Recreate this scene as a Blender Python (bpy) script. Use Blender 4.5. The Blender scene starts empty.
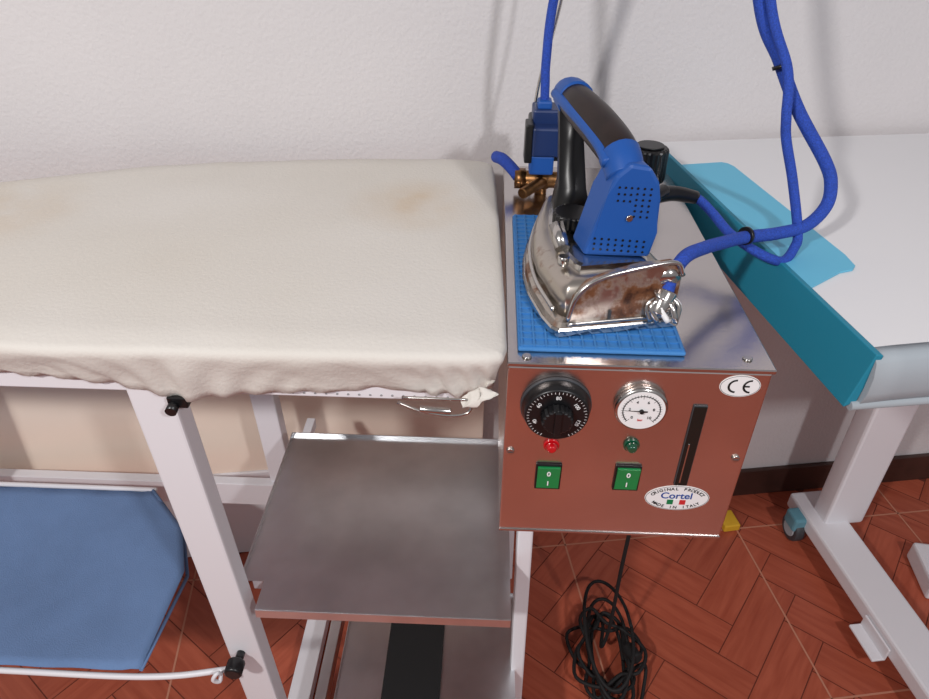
import bpy, bmesh, math, random
from mathutils import Matrix, Vector, noise
random.seed(4)
sc=bpy.context.scene
sc.view_settings.view_transform='Standard'
V=Vector
# ---------------------------------------------------------------- camera
f=700
cam=bpy.data.cameras.new("camera");co=bpy.data.objects.new("camera",cam);sc.collection.objects.link(co);sc.camera=co
cam.sensor_width=36;cam.lens=36*f/929;cam.clip_start=.01
co.matrix_world=Matrix.Translation((0,0,1.311))@Matrix.Rotation(math.radians(1.8),4,'Z')@Matrix.Rotation(math.radians(55),4,'X')@Matrix.Rotation(math.radians(0.7),4,'Z')
# ---------------------------------------------------------------- materials
def lin(c):
    return tuple(((x/255)/12.92 if x/255<=.04045 else ((x/255+.055)/1.055)**2.4) for x in c)+(1,)
def mat(name,rgb,rough=.5,metal=0,bump=0,bscale=50,var=0,vscale=8,coat=0,stretch=None,spec=.5):
    m=bpy.data.materials.new(name);m.use_nodes=True;nt=m.node_tree;b=nt.nodes['Principled BSDF']
    c=lin(rgb);b.inputs['Base Color'].default_value=c
    b.inputs['Roughness'].default_value=rough;b.inputs['Metallic'].default_value=metal
    b.inputs['Coat Weight'].default_value=coat;b.inputs['Specular IOR Level'].default_value=spec
    tc=nt.nodes.new('ShaderNodeTexCoord');src=tc.outputs['Object']
    if stretch:
        mp=nt.nodes.new('ShaderNodeMapping');mp.inputs['Scale'].default_value=stretch
        nt.links.new(src,mp.inputs[0]);src=mp.outputs[0]
    if bump:
        n=nt.nodes.new('ShaderNodeTexNoise');n.inputs['Scale'].default_value=bscale;n.inputs['Detail'].default_value=4
        bp=nt.nodes.new('ShaderNodeBump');bp.inputs['Strength'].default_value=bump;bp.inputs['Distance'].default_value=.002
        nt.links.new(src,n.inputs['Vector']);nt.links.new(n.outputs['Fac'],bp.inputs['Height']);nt.links.new(bp.outputs[0],b.inputs['Normal'])
    if var:
        n=nt.nodes.new('ShaderNodeTexNoise');n.inputs['Scale'].default_value=vscale;n.inputs['Detail'].default_value=3
        r=nt.nodes.new('ShaderNodeValToRGB');r.color_ramp.elements[0].position=.3;r.color_ramp.elements[1].position=.7
        r.color_ramp.elements[0].color=tuple(x*(1-var) for x in c[:3])+(1,);r.color_ramp.elements[1].color=tuple(min(1,x*(1+var)) for x in c[:3])+(1,)
        nt.links.new(tc.outputs['Object'],n.inputs['Vector']);nt.links.new(n.outputs['Fac'],r.inputs[0]);nt.links.new(r.outputs[0],b.inputs['Base Color'])
    return m
M_wall=mat('plaster_wall',(210,206,206),.9,bump=.6,bscale=160,var=.03,vscale=3)
M_cream=mat('cream_panel',(240,224,208),.7,var=.03,vscale=4)
M_skirt=mat('dark_skirting_tile',(62,40,34),.4,var=.2,vscale=20)
M_white=mat('white_painted_steel',(224,223,227),.4)
M_steel=mat('stainless_steel',(206,200,198),.2,1,bump=.05,bscale=1,stretch=(30,900,900),var=.08,vscale=5)
M_steelsh=mat('stainless_shelf',(222,224,226),.28,1,bump=.08,bscale=1,stretch=(20,600,600),var=.16,vscale=9)
M_panel=mat('brushed_stainless_panel',(222,210,205),.26,1,bump=.05,bscale=1,stretch=(25,800,900),var=.10,vscale=7)
M_black=mat('black_plastic',(18,18,20),.35)
M_rubber=mat('black_rubber',(16,16,17),.75)
M_blue=mat('blue_plastic',(28,80,156),.45,spec=.35)
M_bluedk=mat('dark_blue_plastic',(20,44,92),.4)
M_hose=mat('blue_braided_hose',(36,74,176),.7,bump=1,bscale=700,var=.3,vscale=600)
M_mat=mat('blue_silicone_mat',(58,124,188),.5,bump=.2,bscale=300)
M_chrome=mat('polished_metal',(200,197,193),.2,1,bump=.15,bscale=40)
M_brass=mat('brass_fitting',(140,102,66),.4,1,var=.3,vscale=120)
M_turq=mat('turquoise_padding',(26,128,154),.6,bump=.2,bscale=60)
M_lblue=mat('light_blue_silicone',(100,184,214),.55)
M_tabletop=mat('white_table_cover',(222,221,222),.8,bump=.15,bscale=30)
M_grey=mat('grey_fabric_hem',(160,168,174),.8)
M_denim=mat('blue_cotton',(104,132,174),.9,bump=.6,bscale=600,var=.08,vscale=10)
M_lab=mat('white_label',(235,235,235),.5)
M_ink=mat('black_ink',(15,15,15),.6)
M_binkt=mat('blue_ink',(25,70,150),.6)
M_green=mat('green_switch',(14,128,66),.3)
M_greenl=mat('green_lens',(14,74,50),.15,coat=1)
M_redl=mat('red_lens',(190,15,25),.15,coat=1)
M_fg=mat('flag_green',(0,120,70),.6);M_fr=mat('flag_red',(200,40,45),.6)
M_yel=mat('yellow_plastic',(210,165,40),.6)
M_teal=mat('teal_caster',(96,150,166),.5)
M_dgrey=mat('dark_grey',(60,62,66),.5)
M_hole=mat('rim_hole_grey',(150,150,152),.7)
M_dglass=mat('sight_slot_dark',(20,26,24),.1)
M_grout=mat('tile_grout',(184,124,100),.8)
M_under=mat('floor_joint_dark',(104,46,32),.8)
CL=(216,212,206)
def cloth_mat():
    m=mat('white_cotton_cover',CL,.92,bump=.3,bscale=220)
    nt=m.node_tree;b=nt.nodes['Principled BSDF'];tc=nt.nodes.new('ShaderNodeTexCoord')
    def spot(loc,rad,k):
        d=nt.nodes.new('ShaderNodeVectorMath');d.operation='DISTANCE';nt.links.new(tc.outputs['Object'],d.inputs[0]);d.inputs[1].default_value=loc
        r=nt.nodes.new('ShaderNodeMapRange');r.inputs['From Min'].default_value=0;r.inputs['From Max'].default_value=rad;r.inputs['To Min'].default_value=k;r.inputs['To Max'].default_value=0
        nt.links.new(d.outputs['Value'],r.inputs['Value']);return r.outputs[0]
    # object origin is the world origin: stain positions are on the cover itself
    a=spot((-.10,.90,.92),.10,.8);c=spot((-.66,.84,.92),.14,.65)
    ad=nt.nodes.new('ShaderNodeMath');ad.operation='MAXIMUM';nt.links.new(a,ad.inputs[0]);nt.links.new(c,ad.inputs[1])
    n=nt.nodes.new('ShaderNodeTexNoise');n.inputs['Scale'].default_value=16;n.inputs['Detail'].default_value=4
    nt.links.new(tc.outputs['Object'],n.inputs['Vector'])
    mr=nt.nodes.new('ShaderNodeMapRange');mr.inputs['From Min'].default_value=.25;mr.inputs['From Max'].default_value=.8
    nt.links.new(n.outputs['Fac'],mr.inputs['Value'])
    mu=nt.nodes.new('ShaderNodeMath');mu.operation='MULTIPLY';nt.links.new(ad.outputs[0],mu.inputs[0]);nt.links.new(mr.outputs[0],mu.inputs[1])
    mx=nt.nodes.new('ShaderNodeMixRGB');mx.inputs[1].default_value=lin(CL);mx.inputs[2].default_value=lin((204,178,144))
    nt.links.new(mu.outputs[0],mx.inputs[0])
    n2=nt.nodes.new('ShaderNodeTexNoise');n2.inputs['Scale'].default_value=4;nt.links.new(tc.outputs['Object'],n2.inputs['Vector'])
    mx2=nt.nodes.new('ShaderNodeMixRGB');mx2.blend_type='MULTIPLY';mx2.inputs[2].default_value=lin((240,237,230));nt.links.new(n2.outputs['Fac'],mx2.inputs[0]);nt.links.new(mx.outputs[0],mx2.inputs[1])
    nt.links.new(mx2.outputs[0],b.inputs['Base Color']);return m
M_cloth=cloth_mat()
def rust_mat(lo=.45,hi=.57):
    m=mat('worn_rusty_metal',(190,186,180),.28,1)
    nt=m.node_tree;b=nt.nodes['Principled BSDF'];tc=nt.nodes.new('ShaderNodeTexCoord')
    n=nt.nodes.new('ShaderNodeTexNoise');n.inputs['Scale'].default_value=36;n.inputs['Detail'].default_value=7;n.inputs['Roughness'].default_value=.6;nt.links.new(tc.outputs['Object'],n.inputs['Vector'])
    r=nt.nodes.new('ShaderNodeValToRGB');e=r.color_ramp.elements;e[0].position=lo;e[0].color=lin((192,184,174));e[1].position=hi;e[1].color=lin((118,78,52))
    x=e.new(min(.98,hi+.12));x.color=lin((58,34,24))
    nt.links.new(n.outputs['Fac'],r.inputs[0]);nt.links.new(r.outputs[0],b.inputs['Base Color'])
    r2=nt.nodes.new('ShaderNodeMapRange');r2.inputs['From Min'].default_value=lo;r2.inputs['From Max'].default_value=hi;r2.inputs['To Min'].default_value=1;r2.inputs['To Max'].default_value=.15
    nt.links.new(n.outputs['Fac'],r2.inputs['Value']);nt.links.new(r2.outputs[0],b.inputs['Metallic'])
    return m
M_rust=rust_mat();M_rust2=rust_mat(.57,.70)
M_handle=mat('dark_brown_bakelite',(34,23,20),.38,var=.3,vscale=60,spec=.35)
# ---------------------------------------------------------------- helpers
def empty(name,loc=(0,0,0)):
    e=bpy.data.objects.new(name,None);e.location=loc;e.empty_display_size=.05;sc.collection.objects.link(e);return e
def add(name,bm,m,parent=None,smooth=False,bev=0):
    if bev:
        bmesh.ops.bevel(bm,geom=bm.edges[:],offset=bev,segments=2,affect='EDGES',profile=.5)
    bmesh.ops.recalc_face_normals(bm,faces=bm.faces[:])
    me=bpy.data.meshes.new(name);bm.to_mesh(me);bm.free()
    for mm in (m if isinstance(m,list) else [m]): me.materials.append(mm)
    if smooth:
        for p in me.polygons: p.use_smooth=True
    o=bpy.data.objects.new(name,me);sc.collection.objects.link(o)
    if parent:
        o.parent=parent;o.matrix_parent_inverse=Matrix.Translation(-parent.location)
    return o
def box(name,a,b,m,parent=None,bev=.0015,M=None):
    bm=bmesh.new();bmesh.ops.create_cube(bm,size=1)
    c=[(a[i]+b[i])/2 for i in range(3)];s=[abs(b[i]-a[i]) for i in range(3)]
    for v in bm.verts: v.co=V((c[0]+v.co.x*s[0],c[1]+v.co.y*s[1],c[2]+v.co.z*s[2]))
    if bev: bmesh.ops.bevel(bm,geom=bm.edges[:],offset=min(bev,min(s)*.4),segments=2,affect='EDGES',profile=.5)
    if M: bm.transform(M)
    return add(name,bm,m,parent)
def frame(d):
    d=d.normalized();up=V((0,0,1)) if abs(d.z)<.95 else V((0,1,0))
    x=d.cross(up).normalized();y=x.cross(d).normalized();return x,y
def cyl(name,p0,p1,r0,m,parent=None,r1=None,seg=32,bev=0,ell=1,ridge=0):
    p0=V(p0);p1=V(p1);r1=r0 if r1 is None else r1;d=p1-p0;x,y=frame(d);L=d.length;dn=d.normalized()
    prof=[(0,r0),(L,r1)]
    if bev: prof=[(0,max(r0-bev,1e-4)),(bev*.4,r0-bev*.3),(bev,r0),(L-bev,r1),(L-bev*.4,r1-bev*.3),(L,max(r1-bev,1e-4))]
    bm=bmesh.new();rings=[]
    for (t,r) in prof:
        ring=[]
        for i in range(seg):
            a=2*math.pi*i/seg;rr=r*(1-ridge*(i%2))
            ring.append(bm.verts.new(p0+dn*t+x*math.cos(a)*rr+y*math.sin(a)*rr*ell))
        rings.append(ring)
    for k in range(len(rings)-1):
        for i in range(seg): 
            fc=bm.faces.new((rings[k][i],rings[k][(i+1)%seg],rings[k+1][(i+1)%seg],rings[k+1][i]));fc.smooth=(ridge==0)
    bm.faces.new(rings[0]);bm.faces.new(rings[-1])
    return add(name,bm,m,parent)
def cat(pts,n=10):
    pts=[V(p) for p in pts];P=[2*pts[0]-pts[1]]+pts+[2*pts[-1]-pts[-2]];out=[]
    for i in range(1,len(P)-2):
        for k in range(n):
            t=k/n;a,b,c,d=P[i-1],P[i],P[i+1],P[i+2]
            out.append(.5*((2*b)+(c-a)*t+(2*a-5*b+4*c-d)*t*t+(3*b-a-3*c+d)*t**3))
    out.append(pts[-1]);return out
def tube(name,pts,r,m,parent=None,n=10,seg=12,rf=None,smoothpath=True):
    path=cat(pts,n) if smoothpath else [V(p) for p in pts]
    bm=bmesh.new();rings=[];x=None
    for i,p in enumerate(path):
        d=(path[min(i+1,len(path)-1)]-path[max(i-1,0)]).normalized()
        if x is None: x,_=frame(d)
        x=(x-d*x.dot(d)).normalized();y=d.cross(x)
        rr=r if rf is None else rf(i/(len(path)-1))
        rings.append([bm.verts.new(p+(x*math.cos(2*math.pi*k/seg)+y*math.sin(2*math.pi*k/seg))*rr) for k in range(seg)])
    for a,b in zip(rings,rings[1:]):
        for k in range(seg): bm.faces.new((a[k],a[(k+1)%seg],b[(k+1)%seg],b[k]))
    bm.faces.new(rings[0]);bm.faces.new(rings[-1])
    return add(name,bm,m,parent,smooth=True)
def prism(name,pts,ext,m,parent=None,bev=0):
    bm=bmesh.new();e=V(ext);a=[bm.verts.new(V(p)) for p in pts];b=[bm.verts.new(V(p)+e) for p in pts];n=len(pts)
    bm.faces.new(a);bm.faces.new(b[::-1])
    for i in range(n): bm.faces.new((a[i],b[i],b[(i+1)%n],a[(i+1)%n]))
    return add(name,bm,m,parent,bev=bev)
def loft(name,rings,m,parent=None,smooth=True,cap=True):
    bm=bmesh.new();R=[[bm.verts.new(V(p)) for p in r] for r in rings];n=len(R[0])
    for a,b in zip(R,R[1:]):
        for k in range(n): bm.faces.new((a[k],a[(k+1)%n],b[(k+1)%n],b[k])).smooth=smooth
    if cap: bm.faces.new(R[0]);bm.faces.new(R[-1]).smooth=smooth
    return add(name,bm,m,parent)
def text(name,s,loc,size,m,parent,rotz=0,ext=.0002,bold=0):
    cu=bpy.data.curves.new(name,'FONT');cu.body=s;cu.size=size;cu.align_x='CENTER';cu.align_y='CENTER';cu.extrude=ext;cu.offset=bold
    cu.materials.append(m);o=bpy.data.objects.new(name,cu);sc.collection.objects.link(o)
    o.matrix_world=Matrix.Translation(loc)@Matrix.Rotation(math.pi/2,4,'X')@Matrix.Rotation(rotz,4,'Z')
    if parent: 
        o.parent=parent;o.matrix_parent_inverse=Matrix.Translation(-parent.location)
    return o
# ---------------------------------------------------------------- room
ang=math.radians(9.3)
RT=lambda o:Matrix.Translation(o)@Matrix.Rotation(ang,4,'Z')
wp=(.33,1.222,0)
box('wall_back',(-3,0,0),(3,.1,2.7),M_wall,None,0,RT(wp))
box('baseboard_back',(-3,-.012,0.0005),(3,-.0005,.085),M_skirt,None,.002,RT(wp))
bm=bmesh.new();bmesh.ops.create_grid(bm,x_segments=1,y_segments=1,size=1)
for v in bm.verts: v.co=V((v.co.x*3.2,v.co.y*2.6-.8,-.001))
bm.transform(RT((0,0,0)))
add('floor',bm,M_under)
def floor_mat():
    m=bpy.data.materials.new('terracotta_parquet_tile');m.use_nodes=True;nt=m.node_tree;b=nt.nodes['Principled BSDF']
    b.inputs['Roughness'].default_value=.42
    uv=nt.nodes.new('ShaderNodeUVMap');uv.uv_map='UVMap'
    mp=nt.nodes.new('ShaderNodeMapping');mp.inputs['Scale'].default_value=(8,70,1);nt.links.new(uv.outputs[0],mp.inputs[0])
    n=nt.nodes.new('ShaderNodeTexNoise');n.inputs['Scale'].default_value=1;n.inputs['Detail'].default_value=5;n.inputs['Distortion'].default_value=.6;nt.links.new(mp.outputs[0],n.inputs['Vector'])
    r=nt.nodes.new('ShaderNodeValToRGB');r.color_ramp.elements[0].position=.25;r.color_ramp.elements[1].position=.78
    r.color_ramp.elements[0].color=lin((158,72,50));r.color_ramp.elements[1].color=lin((188,98,72))
    nt.links.new(n.outputs['Fac'],r.inputs[0])
    at=nt.nodes.new('ShaderNodeAttribute');at.attribute_name='tone'
    mx=nt.nodes.new('ShaderNodeMixRGB');mx.blend_type='MULTIPLY';mx.inputs[0].default_value=1;nt.links.new(r.outputs[0],mx.inputs[1]);nt.links.new(at.outputs['Color'],mx.inputs[2])
    nt.links.new(mx.outputs[0],b.inputs['Base Color']);return m
bm=bmesh.new();uvl=bm.loops.layers.uv.new('UVMap');cl=bm.loops.layers.color.new('tone')
w=.080;n=3;g=.0011
M45=RT((0,0,0))@Matrix.Rotation(math.radians(45),4,'Z')
def plank(x0,y0,x1,y1,horiz):
    P=[V((x0+g,y0+g,0)),V((x1-g,y0+g,0)),V((x1-g,y1-g,0)),V((x0+g,y1-g,0))]
    Q=[M45@p for p in P]
    c=(Q[0]+Q[2])/2
    if not(-2.2<c.x<2.4 and -2.0<c.y<1.7): return
    l=RT(wp).inverted()@c
    if l.y>.08: return
    fc=bm.faces.new([bm.verts.new(q) for q in Q]);t=random.uniform(.92,1.0);ro=random.random()*7
    for lp,p in zip(fc.loops,P):
        q=p-P[0];u,v=(q.x,q.y) if horiz else (q.y,q.x)
        lp[uvl].uv=(u+ro,v+ro);lp[cl]=(t,t,t,1)
for y in range(-50,50):
    for k in range(-20,20):
        x=y+2*n*k
        if abs(x)<55: plank(x*w,y*w,(x+n)*w,(y+1)*w,True)
for x in range(-55,55):
    for k in range(-20,20):
        y0=x-2*n+1-2*n*k
        if abs(y0)<55: plank(x*w,y0*w,(x+1)*w,(y0+n)*w,False)
add('floor_tiles',bm,floor_mat())
bm=bmesh.new()
def strip(a,b,c,d):
    bm.faces.new([bm.verts.new(RT((0,0,0))@V(p)) for p in ((a,c,.0004),(b,c,.0004),(b,d,.0004),(a,d,.0004))])
for i in range(-5,6):
    X=.80+i*.42;strip(X-.002,X+.002,-1.9,1.15)
for i in range(-6,3):
    Yy=.62+i*.42
    if Yy<1.15: strip(-2.2,2.4,Yy-.002,Yy+.002)
add('floor_grout_lines',bm,M_grout)

# ---------------------------------------------------------------- ironing board
ib=empty('ironing_board',(-.4,.8,0))
OUT=[(.022,.70),(.024,.60),(.023,.562),(.008,.547),(-.08,.543),(-.18,.542),(-.32,.540),(-.47,.54),(-.8,.555),(-1.05,.61),(-1.17,.71),(-1.10,.81),(-.9,.885),(-.71,.950),(-.52,1.028),(-.30,1.07),(-.11,1.088),(-.03,1.088),(.002,1.075),(.010,1.045),(.016,.9)]
P=[V((a,b,0)) for a,b in OUT];N=len(P);outl=[]
for i in range(N):
    a,b,c,d=P[i-1],P[i],P[(i+1)%N],P[(i+2)%N]
    seg=max(4,int((c-b).length/.005))
    for k in range(seg):
        t=k/seg;outl.append(.5*((2*b)+(c-a)*t+(2*a-5*b+4*c-d)*t*t+(3*b-a-3*c+d)*t**3))
n_=len(outl);nor=[]
for i in range(n_):
    d=(outl[(i+1)%n_]-outl[i-1]).normalized();nor.append(V((-d.y,d.x,0)))
ctr=V((-.4,.8,0))
if (ctr-outl[0]).dot(nor[0])<0: nor=[-q for q in nor]
def interp(x,tab):
    for (a,va),(b,vb) in zip(tab,tab[1:]):
        if x<=b: return va+(vb-va)*max(0,(x-a))/(b-a)
    return tab[-1][1]
zt=[(-1.3,.884),(-.62,.881),(-.45,.872),(-.36,.860),(-.305,.846),(-.26,.853),(-.18,.860),(-.06,.865),(-.02,.857),(.005,.860),(.03,.872)]
rings=[]
prof=[(.05,.03,.2),(.020,0,.8),(.016,.02,1),(.014,.18,1),(.011,.38,1),(.007,.6,.8),(.003,.8,.45),(.001,.92,.15),(.0003,1.0,0),(.0012,1.045,0),(.003,1.07,0),(.006,1.09,0)]
for ins,fr,wb in prof:
    ring=[]
    for i in range(n_):
        zb=interp(outl[i].x,zt) if outl[i].y<.7 else .880
        p=outl[i]+nor[i]*ins
        zz=zb+(.912-zb)*fr if fr<=1 else .912+(fr-1)*.09
        fold=0
        if p.y<.7 and wb:
            dx=outl[i].x+.305
            rad=dx*(1.5-.8*fr)
            fold=math.sin(rad*120+1.3*math.sin(dx*9))*.0032*wb*math.exp(-abs(dx)*4.5)
            fold+=noise.noise(V((outl[i].x*20,zz*40,2)))*.0045*wb
            if p.x>-.06: fold+=math.sin(p.x*280+zz*90)*.0038*wb
            if abs(dx)<.014: fold+=.0045*wb*(1-abs(dx)/.014)
        p=p-nor[i]*fold
        if fr<=.2 and p.y<.7: zz+=noise.noise(V((outl[i].x*24,5,2)))*.004
        ring.append(V((p.x,p.y,zz+(noise.noise(V((outl[i].x*18,outl[i].y*18,0)))*.0012 if fr>.8 else 0))))
    rings.append(ring)
base=rings[-1];cc=V((-.42,.80,.9225))
for fct in (.015,.03,.05,.08,.13,.19,.26,.34,.42,.5,.58,.66,.74,.82,.9,.96,.99):
    ring=[]
    for p in base:
        q=p.lerp(cc,fct)
        k=min(1,fct*9)
        z=p.z*(1-k)+.9228*k+math.sin(math.pi*min(1,fct*6))*.0012*(1 if fct<.17 else 0)+k*(noise.noise(V((q.x*5,q.y*5,3)))*.0024+noise.noise(V((q.x*13,q.y*9,7)))*.0011)
        ring.append(V((q.x,q.y,z)))
    rings.append(ring)
loft('cloth_cover',rings,M_cloth,ib)
box('board_frame_rim',(-1.0,.564,.850),(-.012,.572,.884),M_white,ib)
box('board_frame_rim_back',(-.7,.93,.853),(-.012,.94,.884),M_white,ib)
box('board_underside',(-1.0,.572,.870),(-.012,.95,.876),M_white,ib)
for i in range(18):
    x=-.23+i*.0115
    if x<-.03: cyl('rim_hole',(x,.5645,.855),(x,.5632,.855),.0012,M_hole,ib,seg=10)
tube('cover_latch_wire',[(-.085,.552,.856),(-.06,.545,.851),(-.03,.543,.848),(-.012,.545,.852),(-.012,.548,.864),(-.03,.546,.867),(-.08,.55,.864)],.0016,M_chrome,ib,n=6)
cyl('latch_roller',(-.062,.545,.854),(-.03,.545,.852),.0035,M_chrome,ib,bev=.001)
rings=[]
for k in range(9):
    t=k/8;rings.append([V((-.014+.022*t+(.006+.004*math.sin(t*9))*math.cos(a)*(1+.25*math.sin(3*a+k)),.548-.002*t+.0055*math.sin(a),.866+.008*t+(.009*math.sin(math.pi*min(1,t+.15))+.002)*math.sin(a+1)*(1+.2*math.sin(2*a+k*1.3)))) for a in [j*2*math.pi/18 for j in range(18)]])
loft('cover_gather',rings,M_cloth,ib)
def leg(name,p0,p1,wx,wy,m=M_white,par=ib):
    p0=V(p0);p1=V(p1);a=V((wx/2,0,0));b=V((0,wy/2,0))
    r0=[p0-a-b,p0+a-b,p0+a+b,p0-a+b];r1=[p1-a-b,p1+a-b,p1+a+b,p1-a+b]
    bm=bmesh.new();A_=[bm.verts.new(v) for v in r0];B_=[bm.verts.new(v) for v in r1]
    bm.faces.new(A_);bm.faces.new(B_)
    for k in range(4): bm.faces.new((A_[k],A_[(k+1)%4],B_[(k+1)%4],B_[k]))
    bmesh.ops.recalc_face_normals(bm,faces=bm.faces[:])
    return add(name,bm,m,par,bev=.003)
leg('front_leg',(-.350,.578,.868),(-.310,.572,.0),.048,.03)
leg('rear_leg',(-.392,.95,.868),(-.365,.95,.0),.042,.03)
leg('front_leg_far',(-.93,.62,.868),(-.97,.62,0),.05,.03)
leg('rear_leg_far',(-.90,.84,.868),(-.94,.84,0),.042,.03)
box('rear_rail',(-1.0,.925,.280),(-.36,.945,.335),M_white,ib)
box('foot_rail',(-.34,.45,.012),(-.30,1.02,.04),M_white,ib)
box('leg_bracket',(-.326,.552,.838),(-.305,.566,.852),M_black,ib)
cyl('leg_bracket_bolt',(-.320,.556,.842),(-.320,.543,.840),.006,M_black,ib)
leg('boiler_support_leg',(.066,.67,.628),(.078,.67,0),.022,.03)
leg('boiler_support_leg_rear',(.06,1.0,.628),(.07,1.0,0),.022,.03)
box('boiler_support_rail',(.05,.62,.628),(.09,1.06,.648),M_white,ib)
box('cross_rail',(-.37,.935,.34),(.07,.955,.365),M_white,ib)
box('shelf_bearer',(-.31,.60,.470),(-.295,.945,.4895),M_white,ib)
def tray(name,x0,x1,y0,y1,z,lip,notch=0):
    t=.0015
    yn=y0+(.045 if notch else 0)
    pts=[(x0+notch,y0),(x1,y0),(x1,y1),(x0,y1),(x0,yn),(x0+notch,yn)] if notch else [(x0,y0),(x1,y0),(x1,y1),(x0,y1)]
    prism(name,[(a,b,z-t) for a,b in pts],(0,0,t),M_steelsh,ib)
    box(name+'_front_lip',(x0+notch,y0-t,z-lip),(x1,y0,z),M_steelsh,ib,.0005)
    box(name+'_left_lip',(x0-t,yn,z-.004),(x0,y1,z+.008),M_steelsh,ib,.0005)
    box(name+'_back_lip',(x0,y1,z-.004),(x1,y1+t,z+.006),M_steelsh,ib,.0005)
tray('upper_shelf',-.322,.048,.553,.895,.492,.016,.030)
tray('lower_shelf',-.22,.07,.46,.80,.20,.03)
box('pedal_strip',(-.146,.48,.2),(-.052,.795,.212),M_rubber,ib,.003)
box('lower_bar',(-.27,.44,.10),(-.25,.9,.13),M_steelsh,ib)
bm=bmesh.new();nx,ny=40,20;G=[]
for j in range(ny+1):
    row=[]
    for i in range(nx+1):
        u=i/nx;v=j/ny
        xr=interp(v,[(0,-.466),(.5,-.466),(.75,-.50),(1,-.585)])
        x=-1.02+(xr+1.02)*u;y=.530+v*.335
        z=.372-.022*math.sin(math.pi*v)*math.sin(math.pi*min(1,u*1.05))-.0012*math.sin(x*70+v*5)
        if u>.97: z+=.003
        row.append(bm.verts.new((x,y,z)))
    G.append(row)
for j in range(ny):
    for i in range(nx): bm.faces.new((G[j][i],G[j][i+1],G[j+1][i+1],G[j+1][i]))
o=add('fabric_catch_tray',bm,M_denim,ib,smooth=True);md=o.modifiers.new('s','SOLIDIFY');md.thickness=.0015
for i,(a,b) in enumerate((((-.585,.865,.375),(-.50,.78,.366)),((-.5,.78,.366),(-.466,.70,.356)),((-.466,.70,.356),(-.466,.53,.373)))):
    cyl('fabric_edge_hem',a,b,.0028,M_denim,ib,seg=10)
tube('fabric_tray_rod',[(-1.05,.528,.362),(-.7,.528,.361),(-.46,.528,.360),(-.335,.545,.362)],.0045,M_white,ib)
tube('fabric_tray_rod_rear',[(-1.05,.868,.374),(-.72,.868,.374),(-.58,.868,.373)],.0045,M_white,ib)
cyl('leg_knob_stem',(-.332,.560,.378),(-.332,.545,.378),.006,M_black,ib)
cyl('leg_knob',(-.334,.547,.378),(-.334,.525,.378),.0125,M_black,ib,bev=.003)
tube('rod_clip',[(-.355,.533,.366),(-.357,.528,.376),(-.363,.524,.366),(-.357,.528,.356),(-.355,.533,.366)],.003,M_white,ib,n=4)
cp_=empty('cream_panel_board',(-.6,1.03,0))
box('panel_face',(-1.6,-.045,.25),(-.335,-.03,.85),M_cream,cp_,.002,RT(wp))
box('panel_base',(-1.6,-.05,.002),(-.335,-.028,.25),M_white,cp_,.002,RT(wp))

# ---------------------------------------------------------------- boiler
sb=empty('steam_boiler',(.158,.84,.648))
x0,x1,y0,y1,z0,z1=.026,.290,.567,1.115,.649,.9
box('boiler_body',(x0,y0+.0015,z0),(x1,y1,z1-.006),M_panel,sb,.002)
box('boiler_lid',(x0-.001,y0-.001,z1-.005),(x1+.002,y1+.001,z1),M_steel,sb,.0012)
box('panel_hem',(x0,y0,z0),(x1,y0+.002,z0+.004),M_steel,sb,.0008)
F=y0+.0015
def px(x,z,d=0): return (x,F-d,z)
c=(.078,.846)
cyl('dial_base',px(*c),px(*c,.004),.037,M_dgrey,sb,bev=.001,seg=64)
cyl('dial_ring',px(*c,.004),px(*c,.018),.036,M_black,sb,r1=.033,bev=.002,seg=64)
cyl('dial_grip',px(*c,.018),px(*c,.030),.017,M_black,sb,r1=.016,bev=.002,seg=40,ridge=.08)
box('dial_pointer',(c[0]-.0035,F-.033,c[1]-.015),(c[0]+.0035,F-.029,c[1]+.015),M_black,sb,.001)
for i in range(41):
    a=math.radians(-60+300*i/40) 
    r0_=.0285 if i%5 else .0275
    p=lambda r:(c[0]+r*math.cos(a),F-.0184,c[1]+r*math.sin(a))
    a0=V(p(r0_));a1=V(p(.0308));t=V((-math.sin(a),0,math.cos(a)))*.00025
    bmq=bmesh.new();bmq.faces.new([bmq.verts.new(q) for q in (a0-t,a0+t,a1+t,a1-t)]);add('dial_tick',bmq,M_lab,sb)
for i,s in enumerate(['120','100','80','60','40']):
    a=math.radians(-20+i*55)
    text('dial_number',s,(c[0]+.0232*math.cos(a),F-.0186,c[1]+.0232*math.sin(a)),.0058,M_lab,sb,a-math.pi/2)
c=(.165,.849)
cyl('gauge_bezel',px(*c),px(*c,.009),.0275,M_chrome,sb,bev=.003,seg=64)
cyl('gauge_face',px(*c,.0088),px(*c,.0094),.0242,M_lab,sb,seg=64)
bmq=bmesh.new()
for i in range(60):
    a=math.radians(-45+270*i/60);b=math.radians(-45+270*(i+1)/60)
    bmq.faces.new([bmq.verts.new((c[0]+r*math.cos(t),F-.0097,c[1]+r*math.sin(t))) for r,t in ((.0185,a),(.0195,a),(.0195,b),(.0185,b))])
add('gauge_scale_arc',bmq,M_ink,sb)
for i in range(31):
    a=math.radians(-45+270*i/30);r0_=.0175 if i%5 else .0155
    t=V((-math.sin(a),0,math.cos(a)))*.0002;q0=V((c[0]+r0_*math.cos(a),F-.0097,c[1]+r0_*math.sin(a)));q1=V((c[0]+.021*math.cos(a),F-.0097,c[1]+.021*math.sin(a)))
    bmq=bmesh.new();bmq.faces.new([bmq.verts.new(q) for q in (q0-t,q0+t,q1+t,q1-t)]);add('gauge_tick',bmq,M_ink,sb)
for i,s in enumerate(['10','8','6','4','2','0']):
    a=math.radians(-45+54*i);text('gauge_number',s,(c[0]+.0125*math.cos(a),F-.0098,c[1]+.0125*math.sin(a)),.0048,M_ink,sb)
text('gauge_unit','bar',(c[0],F-.0098,c[1]-.012),.0042,M_fr,sb)
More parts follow.
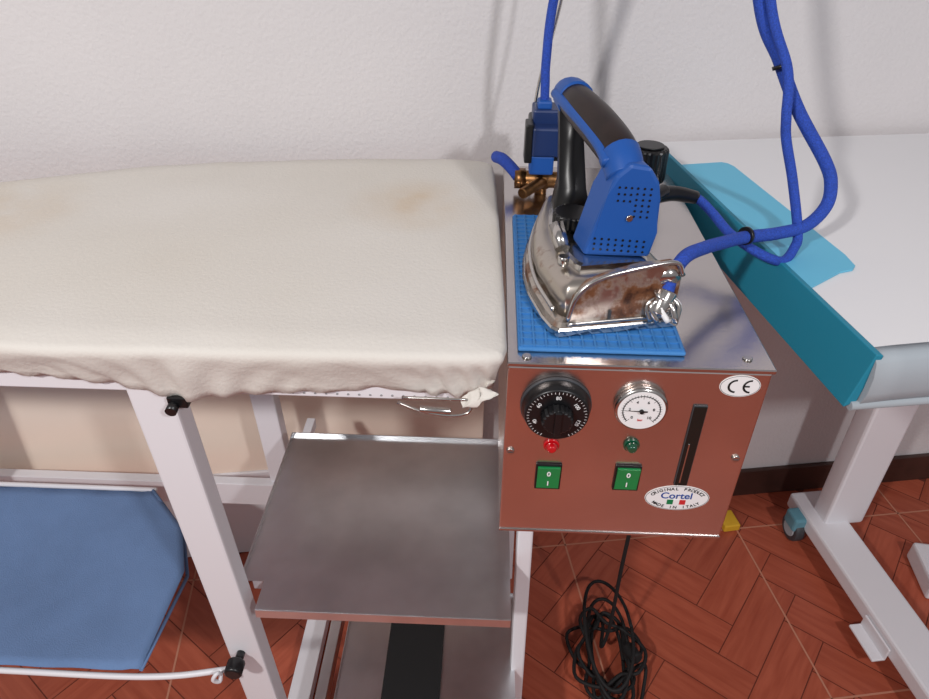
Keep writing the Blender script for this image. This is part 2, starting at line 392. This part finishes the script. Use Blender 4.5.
a=math.radians(178);d=V((math.cos(a),0,math.sin(a)));cc=V((c[0],F-.0105,c[1]));t=V((-d.z,0,d.x))
prism('gauge_needle',[cc-d*.006+t*.0009,cc-d*.006-t*.0009,cc+d*.018],(0,-.0004,0),M_ink,sb)
cyl('gauge_hub',px(*c,.0095),px(*c,.0125),.0022,M_ink,sb)
for nm,c,m in (('red_pilot_lamp',(.078,.790),M_redl),('green_pilot_lamp',(.164,.794),M_greenl)):
    cyl(nm+'_base',px(*c),px(*c,.003),.0088,m,sb,bev=.0008)
    cyl(nm,px(*c,.003),px(*c,.010),.0068,m,sb,r1=.005,bev=.002)
for c in ((.078,.743),(.166,.745)):
    cx,cz=c
    box('switch_bezel',(cx-.0145,F-.003,cz-.019),(cx+.0145,F,cz+.019),M_black,sb,.001)
    for sgn,lab in ((1,'0'),(-1,'I')):
        za=cz+sgn*.0165;ofs=.0065 if sgn>0 else .0035
        pts=[(cx-.0125,F-.003,cz),(cx-.0125,F-.003,za),(cx-.0125,F-ofs,za),(cx-.0125,F-.0045,cz)]
        prism('switch_rocker',pts,(.025,0,0),M_green,sb)
        text('switch_mark',lab,(cx,F-(ofs+.0048)/2-.0008,cz+sgn*.008),.009,M_lab,sb,bold=.0002)
box('level_slot_frame',(.2195,F-.002,.736),(.2345,F,.852),M_dgrey,sb,.001)
box('level_slot',(.2205,F-.003,.737),(.2335,F-.0015,.851),M_dglass,sb,.0005)
box('level_tube',(.2238,F-.0036,.742),(.2254,F-.0028,.80),M_chrome,sb,.0003)
for c in ((.034,.779),(.279,.779)):
    cyl('panel_screw',px(*c),px(*c,.0025),.0045,M_chrome,sb,bev=.001);box('screw_slot',(c[0]-.003,F-.0029,c[1]-.0005),(c[0]+.003,F-.0024,c[1]+.0005),M_dgrey,sb,0)
for c in ((.045,.577),(.268,.585),(.27,1.09)):
    cyl('lid_screw',(c[0],c[1],.9),(c[0],c[1],.9022),.005,M_chrome,sb,bev=.001)
def oval(name,cx,cz,rx,rz,d,m,rim=None):
    bmq=bmesh.new();K=64
    A_=[bmq.verts.new((cx+rx*math.cos(2*math.pi*i/K),F-d,cz+rz*math.sin(2*math.pi*i/K))) for i in range(K)]
    B_=[bmq.verts.new((v.co.x,F,v.co.z)) for v in A_]
    bmq.faces.new(A_)
    for i in range(K): bmq.faces.new((A_[i],A_[(i+1)%K],B_[(i+1)%K],B_[i]))
    add(name,bmq,m,sb)
    if rim:
        bmq=bmesh.new()
        for i in range(K):
            a=2*math.pi*i/K;b=2*math.pi*(i+1)/K
            bmq.faces.new([bmq.verts.new((cx+(rx-o_)*math.cos(t),F-d-.0001,cz+(rz-o_)*math.sin(t))) for o_,t in ((.0006,a),(rim,a),(rim,b),(.0006,b))])
        add(name+'_rim',bmq,M_ink,sb)
oval('ce_label',.2610,.878,.0205,.0135,.0006,M_lab,.0011)
def arc(cx,cz,r,a0,a1,w_):
    bmq=bmesh.new();K=24
    for i in range(K):
        a=math.radians(a0+(a1-a0)*i/K);b=math.radians(a0+(a1-a0)*(i+1)/K)
        bmq.faces.new([bmq.verts.new((cx+q*math.cos(t),F-.0009,cz+q*math.sin(t))) for q,t in ((r-w_,a),(r,a),(r,b),(r-w_,b))])
    add('ce_letter',bmq,M_ink,sb)
arc(.2570,.878,.0085,90,270,.0022);arc(.2720,.878,.0085,90,270,.0022)
box('ce_letter_bar',(.2640,F-.001,.8770),(.2705,F-.0008,.8790),M_ink,sb,0)
cx,cz=.2275,.7145
oval('maker_label',cx,cz,.0365,.0195,.0006,M_lab,.0012)
def arctext(s,rx,rz,a0,a1,size,flip):
    for i,ch in enumerate(s):
        a=math.radians(a0+(a1-a0)*i/(len(s)-1))
        if ch==' ': continue
        x=cx+rx*math.cos(a);z=cz+rz*math.sin(a);tg=math.atan2(rz*math.cos(a),-rx*math.sin(a))
        rot=tg+math.pi if not flip else tg
        text('label_letter',ch,(x,F-.0009,z),size,M_ink,sb,rot,.0001,.0001)
arctext('ORIGINAL PRODUCT',.0302,.0148,158,22,.0060,False)
arctext('MADE IN ITALY',.0296,.0150,212,328,.0058,True)
text('label_name','Cortel',(cx-.001,F-.0009,cz+.0035),.0135,M_binkt,sb,0,.0001,.0002)
for i,m in enumerate((M_fg,M_lab,M_fr)):
    box('label_flag',(cx-.0105+i*.007,F-.0011,cz-.0100),(cx-.0035+i*.007,F-.0007,cz-.0027),m,sb,0)
cyl('cap_collar',(.236,1.0,.9),(.236,1.0,.925),.016,M_chrome,sb,bev=.002)
cyl('filler_cap',(.232,1.0,.925),(.232,1.0,.976),.0275,M_black,sb,bev=.004,seg=48,ridge=.05)
cyl('filler_cap_top',(.232,1.0,.976),(.232,1.0,.979),.020,M_black,sb,bev=.001)
sv=sb
box('valve_coil',(.056,.985,.955),(.104,1.03,1.014),M_black,sv,.004)
box('valve_coil_cap',(.060,.978,1.0),(.102,1.022,1.030),M_bluedk,sv,.003)
box('valve_plug',(.060,.955,.972),(.100,.984,1.012),M_bluedk,sv,.003)
box('valve_plug_side',(.050,.957,.962),(.061,.988,1.016),M_black,sv,.002)
box('valve_plug_lower',(.058,.958,.945),(.092,.984,.973),M_blue,sv,.003)
box('valve_plug_top',(.066,.985,1.028),(.086,1.01,1.040),M_blue,sv,.003)
cyl('valve_stem',(.08,1.005,.9),(.08,1.005,.958),.009,M_brass,sv,bev=.001)
cyl('valve_nut',(.08,1.005,.912),(.08,1.005,.93),.017,M_brass,sv,seg=6)
cyl('valve_body',(.045,1.005,.922),(.125,1.0,.922),.012,M_brass,sv,bev=.002)
cyl('valve_end_nut',(.04,1.005,.922),(.056,1.005,.922),.015,M_brass,sv,seg=6)
cyl('valve_end_nut_b',(.115,1.0,.922),(.13,1.0,.922),.014,M_chrome,sv,seg=6)
cyl('valve_pipe',(.05,.955,.918),(.085,1.0,.922),.008,M_brass,sv,bev=.001)
tube('valve_hose_stub',[(.045,1.005,.925),(.035,1.015,.934),(.022,1.03,.941),(.012,1.05,.938)],.009,M_hose,sv)
tube('hose_support_pole',[(.066,1.035,.9),(.066,1.035,1.03),(.092,1.03,1.17),(.13,1.03,1.45),(.19,.99,1.56),(.25,.95,1.58)],.0024,M_chrome,sv)
tube('riser_hose',[(.076,1.0,1.034),(.075,1.0,1.06),(.074,1.0,1.091),(.078,1.0,1.164),(.10,.99,1.3),(.15,.97,1.5),(.2,.955,1.58)],.0062,M_hose,sv)
# ---------------------------------------------------------------- silicone mat
mt=empty('iron_rest_mat',(.12,.73,.9))
mx0,mx1,my0,my1=.036,.206,.585,.91
box('mat_base',(mx0,my0,.9005),(mx1,my1,.9055),M_mat,mt,.002)
for i in range(14):
    x=mx0+.004+i*(mx1-mx0-.008)/13;box('mat_rib',(x-.001,my0+.002,.905),(x+.001,my1-.002,.9073),M_mat,mt,0)
for i in range(27):
    y=my0+.004+i*(my1-my0-.008)/26;box('mat_rib_cross',(mx0+.002,y-.001,.905),(mx1-.002,y+.001,.9071),M_mat,mt,0)
# ---------------------------------------------------------------- iron
ir=empty('steam_iron',(.12,.73,.908))
H=V((.141,.616,0));A=(V((.080,.892,0))-H).normalized();B=V((A.y,-A.x,0))
def L(s,t,z): 
    p=H+A*s+B*t;return V((p.x,p.y,z))
SL=.284
hw=[(0,.065),(.006,.071),(.03,.0755),(.08,.0775),(.12,.073),(.16,.063),(.20,.048),(.235,.031),(.26,.018),(.276,.009),(.284,.0)]
def sole(ins,z,rear=0):
    ss=[0,.003,.008]+[.02+.25*i/24 for i in range(25)]+[.278,.2838]
    Lf=[];Rt=[]
    for s in ss:
        wv=interp(s,hw);k=1-ins/.0775
        s2=rear+ins+(s)*(1-(2*ins+rear)/SL)
        Lf.append((s2,-wv*k));Rt.append((s2,wv*k))
    return [L(s,t,z) for s,t in Lf]+[L(s,t,z) for s,t in Rt[::-1]]
loft('soleplate',[sole(0,.9085),sole(0,.915),sole(.0015,.917)],M_chrome,ir,smooth=False)
loft('sole_rim',[sole(.003,.917),sole(.005,.922),sole(.010,.925)],M_rust,ir,smooth=False)
def body(ins,z,zr):
    r=sole(ins,z);out=[]
    for p in r:
        s=(p-H).dot(A);k=max(0,1-s/.16);out.append(V((p.x,p.y,z+(zr-z)*k)))
    return out
loft('iron_body',[body(.011,.924,.924),body(.0115,.938,.946),body(.0135,.945,.957),body(.018,.950,.963),body(.028,.953,.966),body(.045,.954,.967)],M_rust2,ir)
loft('body_top_plate',[body(.034,.953,.966),body(.035,.959,.973),body(.040,.960,.974)],M_chrome,ir,smooth=False)
def hp(t,z,s=.0): return L(s,t,z)
prof=[(-.056,.917),(.062,.917),(.062,.968),(.052,.982),(.02,.980),(-.015,.974),(-.036,.966),(-.050,.950)]
prism('rear_shroud',[hp(t,z,.004) for t,z in prof],A*.012,M_rust,ir,bev=.002)
tube('shroud_bead',[hp(t,z,.003) for t,z in ((-.056,.925),(-.050,.951),(-.036,.967),(-.015,.975),(.02,.981),(.052,.983),(.062,.968))],.0024,M_chrome,ir,n=5)
tube('shroud_bead_lower',[hp(t,.921,.003) for t in (-.056,0,.062)],.0024,M_chrome,ir,n=5)
box('shroud_slot',(.128,.6155,.919),(.131,.6185,.934),M_dgrey,ir,0)
tube('body_seam',[L(.02,-.066,.930),L(.08,-.069,.932),L(.14,-.060,.934),L(.19,-.043,.935),L(.24,-.02,.935)],.0026,M_chrome,ir)
cyl('body_dome',L(.16,0,.953),L(.16,0,.975),.024,M_chrome,ir,r1=.018,bev=.003)
cyl('temperature_wheel',L(.135,-.014,.970),L(.135,-.014,.985),.023,M_black,ir,bev=.002,ridge=.06,seg=48)
cyl('steam_tube',L(.11,.03,.975),L(.18,.02,.972),.006,M_brass,ir)
cyl('steam_chamber_nut',L(.085,-.040,.965),L(.11,-.040,.982),.009,M_chrome,ir,seg=6)
cyl('body_screw',L(.05,-.050,.965),L(.05,-.050,.975),.006,M_chrome,ir,bev=.001)
cp=[(-.038,.968),(.031,.971),(.034,1.000),(.033,1.035),(.029,1.053),(.018,1.068),(-.002,1.070),(-.014,1.058),(-.021,1.035)]
ctp=V((.1372,.6835,0))
def C3(t,z,s): return V((ctp.x,ctp.y,0))+A*s+V((1,-.1,0)).normalized()*t+V((0,0,z))
prism('rear_column',[C3(t,z,-.018) for t,z in cp],A*.042,M_blue,ir,bev=.004)
fn=-A
def dot(t,z,r=.0016,m=M_black):
    p=C3(t,z,-.0182);cyl('vent_hole',p,p+fn*.0006,r,m,ir,seg=10)
for row in range(3):
    for i in range(8): dot(-.028+i*.0072,.977+row*.006,.0013)
for row in range(6):
    for i in range(3): dot(.008+i*.0065,1.046-row*.006 ,.0012)
for row in range(3):
    for i in range(3): dot(-.010+i*.006,1.046-row*.007,.0012)
p=C3(.004,1.014,-.018);cyl('column_screw',p,p+fn*.002,.0038,M_chrome,ir,bev=.0008)
hpnts=[(.137,.690,1.060),(.131,.715,1.069),(.119,.755,1.077),(.105,.80,1.083),(.094,.85,1.085)]
tube('handle_grip',hpnts,.019,M_handle,ir,seg=20,rf=lambda t:.0185+.003*math.sin(math.pi*t))
tube('handle_cap_front',[(.099,.828,1.085),(.095,.85,1.085),(.092,.868,1.081),(.0915,.876,1.076)],.02,M_blue,ir,seg=20,rf=lambda t:.0215-.009*t*t)
tube('handle_trim',[(x-.0175,y-.004,z+.003) for x,y,z in hpnts],.006,M_blue,ir)
tube('handle_collar_rear',[(.1385,.683,1.051),(.136,.694,1.061),(.1335,.704,1.066)],.02,M_blue,ir,seg=20,rf=lambda t:.0195+.002*t)
def rect(c,a,b): return [V((c[0]-a,c[1]-b,c[2])),V((c[0]+a,c[1]-b,c[2])),V((c[0]+a,c[1]+b,c[2])),V((c[0]-a,c[1]+b,c[2]))]
loft('front_pillar',[rect((.104,.81,.953),.024,.028),rect((.102,.82,.99),.016,.020),rect((.098,.838,1.04),.014,.018),rect((.096,.845,1.077),.015,.02)],M_black,ir)
cyl('steam_inlet_tube',(.165,.77,.975),(.215,.815,.985),.008,M_black,ir,bev=.001)
tube('steam_inlet_grip',[(.19,.80,.978),(.225,.822,.978),(.260,.836,.968)],.009,M_black,ir,rf=lambda t:.008+.0015*math.sin(3*t))
tube('outlet_elbow',[L(.016,.038,.958),L(.010,.048,.968),L(.012,.055,.962)],.010,M_chrome,ir)
# ---------------------------------------------------------------- hoses
h1=empty('braided_iron_hoses',(.3,.75,.95))
tube('steam_hose',[(.185,.626,.944),(.192,.640,.962),(.208,.660,.975),(.236,.69,.971),(.265,.72,.963),(.30,.75,.956),(.345,.77,.953),(.382,.785,.957),(.405,.80,.975),(.408,.81,.998),(.398,.82,1.022),(.358,.84,1.076),(.330,.86,1.126),(.299,.88,1.185),(.26,.92,1.35),(.23,.95,1.5),(.22,.955,1.58)],.0075,M_hose,h1)
cyl('hose_ferrule',(.178,.620,.928),(.188,.632,.950),.011,M_chrome,h1,bev=.002)
tube('hose_clamp',[(.186+.011*math.cos(a),.628+.009*math.sin(a),.944+.006*math.cos(a)*-1) for a in [i*.52 for i in range(13)]],.0022,M_chrome,h1,n=3)
for k in range(9):
    a=k*.75
    tube('sleeve_strand',[(.186,.628,.948),(.184+.016*math.cos(a),.623+.007*math.sin(a),.938),(.185+.013*math.cos(a+.5),.617+.006*math.sin(a),.921+.002*(k%4))],.003,M_lab if k%3==0 else M_chrome,h1,n=4)
tube('power_lead',[(.256,.836,.971),(.268,.83,.964),(.280,.815,.955),(.292,.785,.946),(.31,.765,.938),(.335,.755,.928),(.356,.76,.922),(.371,.775,.932),(.372,.78,.95),(.357,.80,1.007),(.343,.815,1.05),(.338,.82,1.075),(.334,.84,1.12),(.307,.87,1.187),(.27,.915,1.35),(.235,.945,1.5),(.225,.95,1.58)],.0058,M_hose,h1)
for c,d in (((.301,.752,.957),V((1,.6,-.1))),((.331,.852,1.122),V((-.4,.3,1)))):
    d=d.normalized();cyl('cable_tie',V(c)-d*.002,V(c)+d*.002,.0105,M_black,h1)
# ---------------------------------------------------------------- right table
TA=(.380,.568,0)
tb=empty('ironing_table',(.8,.9,0));T=RT(TA)
def tbx(nm,a,b,m,bev=.002): return box(nm,a,b,m,tb,bev,T)
tbx('table_top',(.006,.012,.872),(1.25,.635,.9195),M_tabletop,.004)
prism('turquoise_side_band',[T@V(p) for p in ((-.014,-.004,.860),(-.002,-.004,.866),(.007,-.004,.9225),(-.001,-.004,.924))],T.to_3x3()@V((0,.625,0)),M_turq,tb,bev=.001)
rings=[]
sec=[(-.001,.921),(-.007,.915),(-.011,.90),(-.011,.88),(-.006,.862),(.004,.858),(.012,.87),(.014,.92)]
for i in range(40):
    u=.0+1.25*i/39;rings.append([T@V((u,v+.0015*math.sin(u*23),z+.0012*math.sin(u*17))) for v,z in sec])
loft('front_hem',rings,M_grey,tb)
cyl('hem_roll',T@V((-.008,-.004,.862)),T@V((1.25,-.004,.862)),.005,M_grey,tb)
bm=bmesh.new()
outl2=[(.004,.515),(.074,.520),(.082,.514),(.086,.50),(.090,.20),(.086,.172),(.078,.164),(.06,.160),(.004,.128)]
a=[bm.verts.new(T@V((x,y,.9200))) for x,y in outl2];b=[bm.verts.new(T@V((x,y,.9225))) for x,y in outl2];nn=len(a)
bm.faces.new(b);bm.faces.new(a)
for i in range(nn): bm.faces.new((a[i],a[(i+1)%nn],b[(i+1)%nn],b[i]))
add('silicone_sheet',bm,M_lblue,tb)
iT=T.inverted();cl0=iT@V((.758,1.10,0))
ux,vy=cl0.x,cl0.y
tbx('column',(ux+.030,vy,.075),(ux+.125,vy+.05,.872),M_white,.006)
tbx('foot_beam',(ux,vy-.50,.045),(ux+.090,vy+.10,.085),M_white,.006)
tbx('foot_front_plate',(ux-.01,vy-.505,.04),(ux+.095,vy-.43,.05),M_teal,.004)
tbx('top_support',(ux-.1,vy-.35,.845),(ux+.2,vy+.08,.872),M_white,.004)
tbx('level_bracket',(ux-.03,vy-.30,.035),(ux-.002,vy-.22,.041),M_white,.002)
tbx('level_bracket_side',(ux-.006,vy-.30,.035),(ux-.001,vy-.22,.07),M_white,.002)
for vv in (vy+.04,vy-.45):
    p=T@V((ux-.02,vv,.0));uu=T.to_3x3()@V((1,0,0))
    cyl('caster_wheel',p+V((0,0,.033)),p+uu*.022+V((0,0,.033)),.032,M_dgrey,tb,bev=.004)
    cyl('caster_hub',p-uu*.002+V((0,0,.033)),p+uu*.024+V((0,0,.033)),.020,M_grey,tb,bev=.002)
    tbx('caster_fork',(ux-.026,vv-.022,.040),(ux+.006,vv+.022,.078),M_teal,.006)
tbx('column_far',(1.15,vy,.0),(1.22,vy+.05,.872),M_white,.006)
tbx('foot_beam_far',(1.14,vy-.5,.0),(1.23,vy+.1,.06),M_white,.006)
MP=Matrix.Translation((1.02,1.03,0))@Matrix.Rotation(1.45,4,'Z')
pb=empty('white_socket_box',(1.02,1.03,0))
box('box_body',(-.06,-.035,0.001),(.06,.035,.05),M_white,pb,.006,MP)
box('box_socket',(-.04,-.02,.05),(0.0,.02,.053),M_dgrey,pb,.001,MP)
box('yellow_doorstop_wedge',(-.02,-.03,.001),(.02,.02,.02),M_yel,None,.003,Matrix.Translation((.602,1.175,0))@Matrix.Rotation(.2,4,'Z'))
# power cord
pc=empty('electric_cord',(.26,.82,0))
pts=[(.257,.80,.647),(.258,.80,.5),(.257,.802,.3),(.258,.80,.12),(.25,.80,.05)]
for i in range(46):
    a=i*.62+1.5;r=.062+.018*math.sin(i*1.7)
    pts.append((.262+r*.85*math.cos(a)+.012*math.sin(i*.9),.80+r*1.25*math.sin(a),.012+.045*(.5+.5*math.sin(i*.37))*(i/46)+.004))
pts+=[(.33,.78,.03),(.325,.73,.012),(.30,.66,.008),(.31,.60,.008)]
tube('cord',pts,.0036,M_rubber,pc,n=5,seg=8)
for k in range(3):
    p2=[(.265+ (.03+.008*k)*math.cos(a),.79+(.10+.01*k)*math.sin(a)+.02*k,.012+.02*k+.02*(1+math.sin(a*2+k))*.5) for a in [j*2*math.pi/14 for j in range(15)]]
    tube('cord_loop',p2,.0036,M_rubber,pc,n=5,seg=8)
cyl('plug',(.30,.80,.05),(.315,.77,.06),.014,M_rubber,pc,r1=.012,bev=.003)
# ---------------------------------------------------------------- lighting
def area(nm,loc,tgt,size,energy,col):
    l=bpy.data.lights.new(nm,'AREA');l.size=size;l.energy=energy;l.color=col;o=bpy.data.objects.new(nm,l);sc.collection.objects.link(o)
    o.location=loc;o.rotation_euler=(V(tgt)-V(loc)).to_track_quat('-Z','Y').to_euler();return o
area('ceiling_lamp',(-1.0,-.9,2.15),(-.1,.8,.8),.12,31,(1,.97,.955))
area('ceiling_lamp.001',(1.0,-1.0,2.3),(.3,.9,.8),.12,22,(.98,.97,1))
wd=bpy.data.worlds.new('world');sc.world=wd;wd.use_nodes=True
bg=wd.node_tree.nodes['Background'];bg.inputs[0].default_value=lin((236,232,236));bg.inputs[1].default_value=.33
